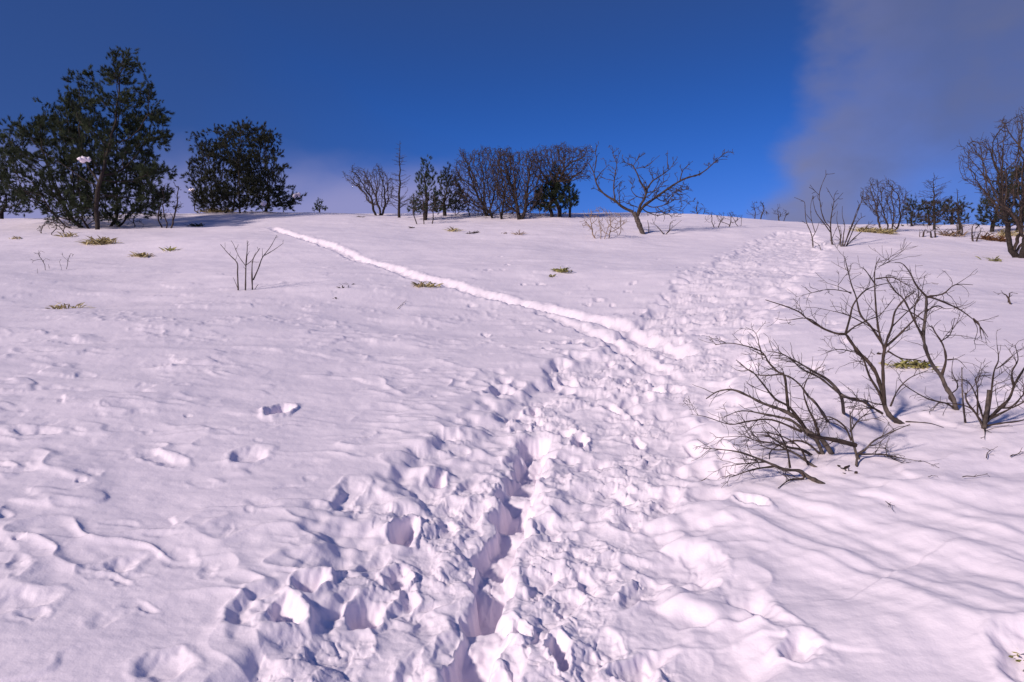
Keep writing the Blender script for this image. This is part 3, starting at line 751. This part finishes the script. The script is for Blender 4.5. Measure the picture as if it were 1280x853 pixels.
def larch(seed, label, px, py, toppx, toppy, halfw, D=None, mat=None, dens=9, group=None, cone=1.0, dead=0):
    rng = np.random.RandomState(seed); p, _, _ = root_at(px, py, D=D); D = p[1]; top = at_depth(toppx, toppy, D)
    n = 14; pts = np.array([p+(top-p)*t for t in np.linspace(0, 1, n)]); pts[1:-1, :2] += rng.randn(n-2, 2)*.015
    Ht = top[2]-p[2]; rad = np.linspace(.035+.008*Ht, .006, n); W = halfw*D/F; br = []
    for i in range(int(dens*Ht)):
        t = rng.uniform(.10, .97); k = t*(n-1); a = int(k); q = pts[a]+(pts[min(a+1, n-1)]-pts[a])*(k-a)
        an = rng.rand()*2*np.pi; L = W*((1-t)**.75*1.05+.12)*rng.uniform(.6, 1.1)*cone
        c = grow(rng, q, np.array([math.cos(an), math.sin(an), rng.uniform(.0, .35)]), L, .012*(1-.5*t), .004, max(.05, L/7), .10, .03)
        br.append(c); twigs(rng, br, c[0], c[1], 7, L*.30, 0, rmin=.004, ang=.9)
    return wood_thing('larch_tree', label, 'tree', p, [(pts, rad)], br, M_BARK, mat or M_TWIG, group, .004)
larch(30, 'slender leafless larch with a straight pointed trunk, tallest of the middle group', 499, 262, 500, 176, 21, D=30., dens=22)
larch(31, 'grey leafless larch shaped like a cone, in front of the dark evergreen at the right', 1168, 285, 1167, 216, 34, D=29., dens=30)
larch(32, 'small bent leafless larch between the cone shaped one and the right edge tree', 1200, 287, 1196, 236, 22, D=27., dens=22)

bare(40, 'bare_tree', 'crooked leafless tree leaning left at the left end of the middle group', 'tree', [(470, 270, (-.3, 0, 1), 1), (474, 270, (.8, 0, .6), 2)],
 [(430, 214), (440, 228), (438, 204), (450, 210), (466, 214), (470, 204), (482, 212), (492, 224), (494, 246), (484, 260), (464, 258), (450, 240), (434, 226), (428, 219)],
 n=1100, depth=.8, step=.085, kill=.09, rmax=.065, rleaf=.006, spur=(4.5, .28, 0), wig=.28)
bare(41, 'bare_tree', 'dense leafless tree with twin trunks at the left of the broad dark clump', 'tree', [(616, 273, (-.5, 0, 1), 2), (627, 274, (.15, 0, 1), 2), (610, 270, (-.9, 0, .7), 2)],
 [(568, 208), (576, 184), (590, 190), (606, 182), (622, 186), (636, 184), (644, 200), (650, 230), (644, 268), (596, 268), (576, 256), (562, 226)],
 n=2600, depth=.8, step=.09, kill=.09, rmax=.07, rleaf=.006, spur=(7, .26, 0), wig=.3)
bare(42, 'bare_tree', 'dense leafless tree with a forked V trunk in the middle of the broad dark clump', 'tree', [(649, 274, (-.5, 0, 1), 2), (651, 274, (.7, 0, 1), 2)],
 [(614, 200), (624, 186), (640, 190), (654, 188), (668, 186), (680, 200), (682, 224), (676, 250), (664, 268), (634, 268), (620, 245), (612, 222)],
 n=2400, depth=.8, step=.09, kill=.09, rmax=.08, rleaf=.006, spur=(7, .26, 0), wig=.3)
bare(43, 'bare_tree', 'leafless tree with one upright trunk and spreading right side before the squat evergreen', 'tree', [(690, 272, (0, 0, 1), 4)],
 [(660, 196), (676, 182), (690, 184), (704, 176), (716, 186), (738, 180), (742, 196), (734, 214), (738, 224), (716, 226), (700, 232), (680, 230), (664, 220)],
 n=2000, depth=.8, step=.09, kill=.09, rmax=.07, rleaf=.006, spur=(7, .26, 0), wig=.3)
bare(44, 'bare_tree', 'tall leafless tree with a forked trunk at the right edge of the slope', 'tree', [(1272, 322, (-.35, .1, 1), 3), (1277, 323, (.25, 0, 1), 3)],
 [(1192, 182), (1206, 194), (1212, 172), (1222, 176), (1236, 170), (1246, 176), (1250, 146), (1262, 150), (1280, 134), (1310, 130), (1350, 150), (1350, 250), (1320, 280), (1270, 290),
  (1236, 262), (1226, 240), (1204, 228), (1200, 206)],
 n=2400, depth=.7, step=.10, kill=.10, rmax=.085, rleaf=.0045, spur=(4., .30, 0), wig=.24)
bare(45, 'shrub', 'leafless shrub with thin forked stems between the two left pines', 'shrub', [(203, 285, (-.6, 0, 1), 2), (208, 286, (0, 0, 1), 2), (213, 286, (.5, 0, 1), 2)],
 [(184, 276), (186, 250), (196, 228), (212, 220), (228, 236), (232, 252), (224, 272), (212, 278), (200, 278)], n=130, depth=.8, step=.11, kill=.14, rmax=.03, rleaf=.006, spur=(3, .18, 0), mat=M_TWIG, pn=('stem', 'branches'))
bare(46, 'shrub', 'rounded many stemmed leafless shrub above the pale grass, right of the three saplings', 'shrub',
 [(1103, 290, (-.4, 0, 1), 2), (1108, 290, (0, .2, 1), 2), (1113, 290, (.4, 0, 1), 2), (1118, 289, (.7, 0, 1), 2)],
 [(1074, 240), (1084, 232), (1090, 218), (1100, 226), (1108, 222), (1122, 230), (1134, 238), (1138, 262), (1128, 282), (1106, 284), (1090, 268), (1080, 256)],
 n=900, depth=.8, step=.09, kill=.09, rmax=.035, rleaf=.005, spur=(5, .25, 0), wig=.26, mat=M_TWIG, pn=('stem', 'branches'))
GF = 'small bare shrubs on the far crest'
for k, (px, poly, lab) in enumerate([
  (875, [(862, 268), (866, 256), (872, 250), (882, 256), (888, 268)], 'tiny leafless shrub on the crest just beyond the wide bare tree'),
  (946, [(934, 262), (938, 256), (948, 252), (958, 252), (960, 268), (952, 273), (940, 272)], 'tiny leafless shrub on the crest below the bluest sky'),
  (976, [(966, 266), (974, 258), (986, 262), (988, 272), (970, 274)], 'smallest leafless shrub on the crest where the cloud meets the snow')]):
    bare(50+k, 'shrub', lab, 'shrub', [(px, 275, (-.3, 0, 1), 1), (px+2, 275, (.4, 0, 1), 1)], poly, n=70, depth=.8, step=.12, kill=.13, rmax=.03, rleaf=.007, spur=(6, .28, 0), group=GF, D=35.5, mat=M_TWIG, pn=('stem', 'branches'))
bare(54, 'shrub', 'low spreading leafless shrub on the snow right of the wide bare tree', 'shrub', [(893, 285, (-.3, 0, 1), 1), (897, 285, (.4, 0, 1), 1), (911, 284, (.4, 0, 1), 1), (924, 283, (1, 0, .8), 1)],
 [(878, 274), (884, 262), (900, 262), (920, 266), (934, 270), (924, 282), (900, 282), (884, 280)], n=130, depth=.8, step=.10, kill=.12, rmax=.02, rleaf=.005, spur=(3, .18, 0), mat=M_TWIG, pn=('stem', 'branches'))
bare(55, 'shrub', 'pale brown twiggy shrub in front of the left limb of the wide bare tree', 'shrub',
 [(745, 298, (-.4, 0, 1), 1), (751, 299, (-.2, 0, 1), 1), (755, 299, (.2, 0, 1), 1), (760, 298, (.5, 0, 1), 1), (772, 294, (.5, 0, 1), 1)],
 [(724, 286), (728, 264), (740, 258), (752, 256), (768, 266), (786, 272), (782, 286), (770, 292), (744, 294)], n=300, depth=.8, step=.09, kill=.10, rmax=.018, rleaf=.005, spur=(5, .15, 0), mat=M_TAN, mat2=M_TAN, pn=('stem', 'branches'))
bare(56, 'shrub', 'low reddish twiggy undergrowth at the foot of the narrow evergreen', 'shrub', [(522, 266, (-.4, 0, 1), 1), (530, 268, (0, 0, 1), 1), (540, 267, (.4, 0, 1), 1)],
 [(508, 258), (514, 244), (528, 240), (546, 246), (556, 260), (548, 265), (516, 265)], n=300, depth=.6, step=.09, kill=.10, rmax=.02, rleaf=.006, spur=(4, .15, 0), mat=M_TWIG, mat2=M_TWIG, D=27.5, pn=('stem', 'branches'))
bare(57, 'shrub', 'low leafless undergrowth left of the twin trunks of the dense clump', 'shrub', [(570, 269, (-.4, 0, 1), 1), (587, 270, (0, 0, 1), 2), (596, 269, (.4, 0, 1), 1), (602, 270, (.4, 0, 1), 1)],
 [(560, 262), (566, 248), (590, 244), (608, 252), (612, 268), (580, 268)], n=480, depth=.6, step=.10, kill=.10, rmax=.022, rleaf=.006, spur=(4, .15, 0), mat=M_TWIG, mat2=M_TWIG, pn=('stem', 'branches'))
bare(70, 'shrub', 'low dark leafless undergrowth between the twin trunks and the forked V trunk', 'shrub', [(634, 272, (-.3, 0, 1), 1), (640, 272, (.2, 0, 1), 1), (662, 272, (.4, 0, 1), 1)],
 [(628, 264), (632, 246), (650, 242), (670, 248), (676, 264), (650, 270)], n=300, depth=.6, step=.10, kill=.10, rmax=.02, rleaf=.006, spur=(5, .16, 0), mat=M_TWIG, mat2=M_TWIG, D=31., pn=('stem', 'branches'))
bare(58, 'shrub', 'thin pale undergrowth at the foot of the single upright trunk', 'shrub', [(672, 272, (-.2, 0, 1), 1), (676, 272, (0, 0, 1), 2), (684, 271, (.2, 0, 1), 1), (696, 272, (.4, 0, 1), 1)],
 [(668, 264), (672, 248), (690, 246), (700, 254), (702, 268), (676, 268)], n=170, depth=.6, step=.10, kill=.11, rmax=.015, rleaf=.005, spur=(4, .15, 0), mat=M_TAN, mat2=M_TAN, pn=('stem', 'branches'))
bare(59, 'shrub', 'low dark twiggy shrub under the left branches of the tallest pine', 'shrub', [(52, 292, (-.4, 0, 1), 1), (66, 294, (-.3, 0, 1), 1), (82, 291, (-.8, 0, .6), 1)],
 [(34, 296), (46, 282), (60, 274), (84, 276), (92, 286), (80, 292), (50, 294)], n=200, depth=.8, step=.08, kill=.09, rmax=.018, rleaf=.0055, spur=(7, .10, 0), mat=M_TWIG, pn=('stem', 'branches'))
bare(60, 'shrub', 'low twiggy shrub under the right branches of the tallest pine', 'shrub', [(168, 284, (.3, 0, 1), 1), (158, 284, (-.3, 0, 1), 1), (176, 286, (.3, 0, 1), 1)],
 [(150, 276), (156, 264), (172, 262), (186, 268), (182, 282), (166, 282)], n=100, depth=.8, step=.09, kill=.10, rmax=.018, rleaf=.005, spur=(5, .12, 0), mat=M_TWIG, pn=('stem', 'branches'))
GR = 'low bare shrubs on the right crest'
for k, (px, py, poly, lab) in enumerate([
  (1217, 302, [(1210, 298), (1208, 282), (1218, 276), (1230, 284), (1232, 296), (1222, 300)], 'small gnarled leafless shrub left of the forked tree at the right edge'),
  (1165, 297, [(1156, 294), (1162, 286), (1172, 284), (1174, 292)], 'tiny dark twiggy shrub in the snow below the cone shaped larch'),
  (1199, 295, [(1196, 286), (1194, 272), (1204, 270), (1206, 286)], 'short dark stump with twigs below the small bent larch'),
  (1150, 296, [(1146, 293), (1148, 286), (1158, 284), (1160, 292)], 'faint thin twigs standing left of the tiny dark shrub below the cone shaped larch')]):
    bare(62+k, 'shrub', lab, 'shrub', [(px, py, (-.3, 0, 1), 1), (px+3, py, (.4, 0, 1), 1)], poly, n=80, depth=.8, step=.09, kill=.10, rmax=.03, rleaf=.005, spur=(4, .13, 0), group=GR, mat=M_TWIG, pn=('stem', 'branches'))
bare(67, 'shrub', 'thin leafless twigs poking from the snow below the low shrub at the far left', 'shrub', [(48, 342, (-.5, 0, 1), 2), (57, 338, (-.2, 0, 1), 2), (62, 337, (-.1, 0, 1), 2)],
 [(34, 326), (42, 318), (52, 308), (58, 316), (62, 330), (44, 336)], n=40, depth=.6, step=.07, kill=.09, rmax=.006, rleaf=.003, spur=(4, .08, 0), mat=M_TWIG, pn=('stem', 'branches'))
bare(68, 'shrub', 'thinner pair of upright twigs right of the other snow bound twigs at the far left', 'shrub', [(77, 338, (.1, 0, 1), 3), (83, 337, (.3, 0, 1), 3)],
 [(76, 326), (80, 308), (84, 312), (98, 318), (88, 330)], n=26, depth=.6, step=.07, kill=.09, rmax=.006, rleaf=.003, spur=(3, .08, 0), mat=M_TWIG, pn=('stem', 'branches'))
bare(69, 'dead_branch', 'fallen dark twiggy branch on the snow at the right edge above the bushes', 'branch', [(1268, 382, (-1, 0, .3), 1), (1262, 380, (-.6, 0, .8), 1)],
 [(1236, 378), (1242, 368), (1262, 366), (1284, 370), (1282, 380), (1256, 386)], n=170, depth=.5, step=.05, kill=.055, rmax=.012, rleaf=.003, spur=(6, .08, 0), mat=M_TWIG, pn=('stem', 'twigs'))

# ------------------------------------------------------------------ tufts
GT = 'dwarf bamboo and grass tufts in the snow'
T = [
 (126, 305, 60, .34, .018, 1, 'bushy yellow green bamboo tuft in front of the tallest pine trunk', M_SASA, 2),
 (84, 296, 30, .26, .015, 1, 'straw coloured tuft under the left side of the tallest pine', M_SASA, 1),
 (178, 321, 34, .20, .014, 1, 'wide yellow bamboo tuft in open snow, left of the smaller upright one', M_SASA, 2),
 (213, 313, 26, .22, .014, 1, 'small upright bamboo tuft in open snow below the leafless shrub', M_SASAG, 1),
 (84, 387, 18, .17, .010, 1, 'ragged dry tuft alone in the snow low on the left', M_SASA, 2),
 (22, 298, 16, .14, .012, 1, 'flat pale tuft at the far left near the low dark pine', M_SASA, 2),
 (532, 358, 30, .17, .012, 1, 'dry tuft uncovered in the narrow snow trough', M_SASA, 2),
 (704, 341, 40, .19, .015, 1, 'bright yellow green tuft above the narrow snow trough', M_SASAG, 1),
 (689, 346, 14, .10, .010, 1, 'very small green tuft just left of the bright yellow green one', M_SASAG, 1),
 (565, 289, 34, .30, .012, 1, 'arched straw tuft on the slope below the short evergreen', M_SASA, 1),
 (591, 292, 16, .16, .012, 1, 'small dark tuft right of the arched straw tuft', M_TWIG, 2),
 (516, 286, 14, .16, .014, 1, 'small dark tuft left of the arched straw tuft', M_TWIG, 1),
 (630, 292, 10, .20, .008, 1, 'faint dry tuft below the twin trunks of the dense clump', M_TAN, 1),
 (648, 294, 18, .26, .010, 1, 'dry drooping tuft below the V forked trunk of the dense clump', M_TAN, 1),
 (1094, 291, 90, .34, .014, 1, 'pale straw grass at the foot of the rounded leafless shrub', M_SASA, 4),
 (1190, 295, 40, .36, .016, 1, 'tan dead leaves hanging low below the small bent larch', M_TAN, 2),
 (1240, 300, 50, .40, .020, 1, 'rusty brown tuft left of the forked trunk at the right edge', M_RUST, 2),
 (1262, 296, 40, .45, .016, 1, 'straw and rust tuft beside the forked trunk at the right edge', M_SASA, 2),
 (1243, 327, 26, .22, .012, 1, 'small green tuft in the snow below the forked tree at the right edge', M_SASAG, 1),
 (1141, 462, 40, .12, .009, 1, 'flattened yellow green grass clump between the forked shrub and the arching shrub', M_SASAG, 2),
 (1096, 444, 12, .05, .008, 1, 'tiny dark leaf tuft left of the flattened grass clump', M_TWIG, 1),
 (1058, 590, 14, .05, .009, 1, 'tiny dark leaf lying at the foot of the flattened bush', M_TWIG, 1),
 (1282, 815, 40, .05, .005, 1, 'dark green leaves in the hollow at the lower right corner', M_SASAG, 1),
 (246, 283, 26, .24, .016, 1, 'dark leafy sprig between the leafless shrub and the rounded pine', M_NEED2, 2),
 (275, 264, 60, .42, .016, 1, 'straw grass under the left side of the rounded pine', M_SASA, 3),
 (429, 362, 8, .09, .008, 1, 'tiny dark sprig in the snow below the narrow trough', M_TWIG, 1),
 (438, 357, 5, .11, .006, 1, 'single upright dark stalk right of the tiny sprig below the trough', M_TWIG, 1),
 (420, 373, 6, .06, .010, 1, 'lowest tiny dark leaf below the narrow trough', M_TWIG, 1),
 (1005, 640, 0, .0, .0, 1, '', None, 1)]
for k, (px, py, n, L, w, _, lab, m, wd) in enumerate(T):
    if n: tuft(100+k, 'grass_tuft', lab, 'tuft', px, py, int(n*1.3), L*1.15, w, mat=m, group=GT, wide=wd, spread=.8, droop=.3)
tuft(140, 'grass_tuft', 'sparse undergrowth leaves at the foot of the left end crooked tree', 'tuft', 450, 272, 12, .2, .012, mat=M_TWIG, group=GT, wide=2)
# lone twigs lying on the snow in front
def lone_twig(seed, label, pts, r=.003):
    rng = np.random.RandomState(seed); P = []
    for a, b in pts:
        g = ray_hit(a, b); P.append([g[0], g[1], H(g[0], g[1])+.012])
    c = smooth_chain(P, rng, 3, .003); ex = [(c, np.linspace(r, r*.4, len(c)))]
    twigs(rng, ex, c, ex[0][1], 9, .07, 0, rmin=.001)
    V, Fc = tubes(above(ex, .003), .001); o = mesh_np('twig', V, Fc, M_TWIG, None, P[0]); tag(o, label, 'twig', 'loose twigs on the snow')
lone_twig(201, 'thin pale twig lying flat on the snow right of the flattened bush', [(1203, 601), (1218, 600), (1235, 599)])
lone_twig(202, 'tiny dark twig bits on the snow below the rightmost bush', [(1160, 607), (1166, 604), (1172, 606)], .002)
lone_twig(203, 'hooked twig poking up below the rightmost bush', [(1233, 575), (1236, 568), (1242, 566)], .003)
lone_twig(204, 'short slanted twig at the right edge below the rightmost bush', [(1263, 572), (1272, 568), (1284, 565)], .004)
lone_twig(205, 'small branching twig on the snow below the flattened bush', [(1107, 629), (1113, 635), (1118, 642)], .002)
lone_twig(206, 'thin twigs on the snow left of the small sapling tip near the dark sprigs', [(497, 388), (503, 382), (508, 376)], .004)

# snow caught on the pines
def snow_clump(seed, label, px, py, D, sx, sz):
    rng = np.random.RandomState(seed); n = 18; m = 12; V = []; Fc = []; p = at_depth(px, py, D)
    for b in range(7):
        c = p+np.array([rng.uniform(-.8, .8)*sx, rng.uniform(-.5, .5)*sx, rng.uniform(-.5, .5)*sz]); rr = rng.uniform(.25, .6); b0 = len(V)
        th, ph = np.meshgrid(np.linspace(0, np.pi, m+1), np.arange(n)*2*np.pi/n, indexing='ij')
        d = np.stack([np.sin(th)*np.cos(ph), np.sin(th)*np.sin(ph), np.cos(th)], -1).reshape(-1, 3)
        q = 1+.5*perlin(d[:, 0]*1.9+seed+b, d[:, 1]*1.9+d[:, 2]*2, seed)+.2*perlin(d[:, 0]*5, d[:, 2]*5+d[:, 1], seed)
        V += list(c+d*q[:, None]*np.array([sx, sx*.8, sz*1.2])*rr)
        Fc += [[b0+i*n+j, b0+(i+1)*n+j, b0+(i+1)*n+(j+1) % n, b0+i*n+(j+1) % n] for i in range(m) for j in range(n)]
    o = mesh_np('snow_clump', V, Fc, M_SNOW, None, p); tag(o, label, 'snow', 'snow caught in the pines')
DP = ray_hit(122, 287)[1]; DQ = ray_hit(290, 264)[1]
snow_clump(1, 'white snow clump caught in the middle of the tallest pine', 105, 198, DP-1.15, .17, .12)
snow_clump(4, 'snow clump on the right end of the rounded pine', 371, 244, DQ-.9, .13, .10)
snow_clump(5, 'snow clump low on the right foot of the rounded pine', 331, 254, DQ-1.9, .17, .10)
snow_clump(6, 'snow clump low on the left foot of the rounded pine', 240, 238, DQ-1., .12, .07)

# ------------------------------------------------------------------ sky, sun, camera
w = bpy.data.worlds.new('World'); bpy.context.scene.world = w; w.use_nodes = True; t = w.node_tree; N = t.nodes; L = t.links
bg = N['Background']; bg.inputs['Strength'].default_value = .15
sky = N.new('ShaderNodeTexSky'); sky.sky_type = 'NISHITA'; sky.sun_disc = False; sky.sun_elevation = math.radians(SUN_EL)
sky.sun_rotation = math.radians(SUN_AZ); sky.altitude = 2200; sky.air_density = 1.0; sky.dust_density = .2; sky.ozone_density = 4.0
hs = N.new('ShaderNodeHueSaturation'); hs.inputs['Saturation'].default_value = 1.3; hs.inputs['Value'].default_value = .45; L.new(sky.outputs['Color'], hs.inputs['Color'])
tc = N.new('ShaderNodeTexCoord'); sp = N.new('ShaderNodeSeparateXYZ'); L.new(tc.outputs['Generated'], sp.inputs['Vector'])
def M(op, a, b=None, c=None, clamp=False):
    n = N.new('ShaderNodeMath'); n.operation = op; n.use_clamp = clamp
    for i, v in enumerate((a, b, c)):
        if v is None: continue
        if isinstance(v, (int, float)): n.inputs[i].default_value = v
        else: L.new(v, n.inputs[i])
    return n.outputs[0]
def SS(a, b, x):
    n = N.new('ShaderNodeMapRange'); n.interpolation_type = 'SMOOTHSTEP'
    n.inputs['From Min'].default_value = a; n.inputs['From Max'].default_value = b
    L.new(x, n.inputs['Value']); return n.outputs['Result']
az = M('ARCTAN2', sp.outputs['X'], sp.outputs['Y']); el = sp.outputs['Z']
def NZ(scale, detail, off=0):
    mp = N.new('ShaderNodeMapping'); mp.inputs['Location'].default_value = (off, off*.7, 0); mp.inputs['Scale'].default_value = (1, 1, 1.6)
    L.new(tc.outputs['Generated'], mp.inputs['Vector'])
    n = N.new('ShaderNodeTexNoise'); n.inputs['Scale'].default_value = scale; n.inputs['Detail'].default_value = detail
    n.inputs['Roughness'].default_value = .52
    L.new(mp.outputs['Vector'], n.inputs['Vector']); return M('SUBTRACT', n.outputs['Fac'], .5)
n1 = NZ(3.0, 5, 0); n2 = NZ(9, 4, 3)
# bank of thin cloud over the right of the slope: azimuth beyond about 20 degrees
ed = M('ADD', az, M('ADD', M('MULTIPLY', n1, .20), M('MULTIPLY', n2, .13)))
ed = M('SUBTRACT', ed, M('MULTIPLY', M('SUBTRACT', el, .22), .25))
cr = M('MULTIPLY', SS(.315, .40, ed), M('SUBTRACT', 1.0, SS(.9, 2.0, az)))
thin = M('ADD', .78, M('ADD', M('MULTIPLY', n1, 1.3), M('MULTIPLY', n2, .7)))
lowclear = M('SUBTRACT', 1.0, M('MULTIPLY', M('SUBTRACT', 1.0, SS(.13, .26, el)), SS(.40, .52, az)))
cr = M('MULTIPLY', M('MULTIPLY', cr, thin), M('ADD', .45, M('MULTIPLY', lowclear, .55)), clamp=True)
# haze low over the crest at the left and a faint veil higher up
lo = M('MULTIPLY', M('SUBTRACT', 1.0, SS(.17, .25, M('ADD', el, M('MULTIPLY', n1, .16)))), M('SUBTRACT', 1.0, SS(-.14, -.02, M('ADD', az, M('MULTIPLY', n1, .3)))))
veil = M('MULTIPLY', M('SUBTRACT', 1.0, SS(-.6, .2, M('ADD', az, M('MULTIPLY', n1, .5)))), .55)
top = M('MULTIPLY', SS(.16, .48, el), .55)
cl = M('MAXIMUM', veil, top)
mx = N.new('ShaderNodeMixRGB'); mt = N.new('ShaderNodeMixRGB'); mt.blend_type = 'MULTIPLY'; mt.inputs['Fac'].default_value = 1; mt.inputs['Color2'].default_value = (1.0, .72, 1.12, 1); L.new(hs.outputs['Color'], mt.inputs['Color1']); L.new(cl, mx.inputs['Fac']); L.new(mt.outputs['Color'], mx.inputs['Color1'])
CLOUD = mx.inputs['Color2']; CLOUD.default_value = (.20, .33, .82, 1)
def layer(prev, fac, col):
    m = N.new('ShaderNodeMixRGB'); L.new(fac, m.inputs['Fac']); L.new(prev, m.inputs['Color1']); m.inputs['Color2'].default_value = (*col, 1); return m.outputs['Color']
cc = layer(layer(mx.outputs['Color'], M('ADD', 1.0, 0.0), (.92, .96, 1.66)), SS(.36, .56, M('ADD', az, M('MULTIPLY', n2, .35))), (.58, .69, 1.36))
cm = N.new('ShaderNodeMixRGB'); L.new(cr, cm.inputs['Fac']); L.new(mx.outputs['Color'], cm.inputs['Color1']); L.new(cc, cm.inputs['Color2']); out = cm.outputs['Color']
out = layer(out, M('MULTIPLY', lo, .85, clamp=True), (1.45, 1.42, 2.6))
L.new(out, bg.inputs['Color'])

sl = bpy.data.lights.new('sun', 'SUN'); sl.energy = 2.9; sl.angle = math.radians(5); sl.color = (1.0, .875, .79)
so = bpy.data.objects.new('sun', sl); C.objects.link(so)
e = math.radians(SUN_EL); a = math.radians(SUN_AZ)
from mathutils import Vector
so.rotation_euler = Vector((math.sin(a)*math.cos(e), math.cos(a)*math.cos(e), math.sin(e))).to_track_quat('Z', 'Y').to_euler()
cam = bpy.data.cameras.new('camera'); co = bpy.data.objects.new('camera', cam); C.objects.link(co)
cam.sensor_width = 36; cam.lens = 36*F/1280; cam.clip_end = 2000; cam.clip_start = .02
co.location = (0, 0, CAMZ); co.rotation_euler = (math.pi/2, 0, 0)
sc = bpy.context.scene; sc.camera = co
sc.view_settings.view_transform = 'Standard'; sc.view_settings.look = 'None'; sc.view_settings.exposure = .55; sc.view_settings.gamma = 1
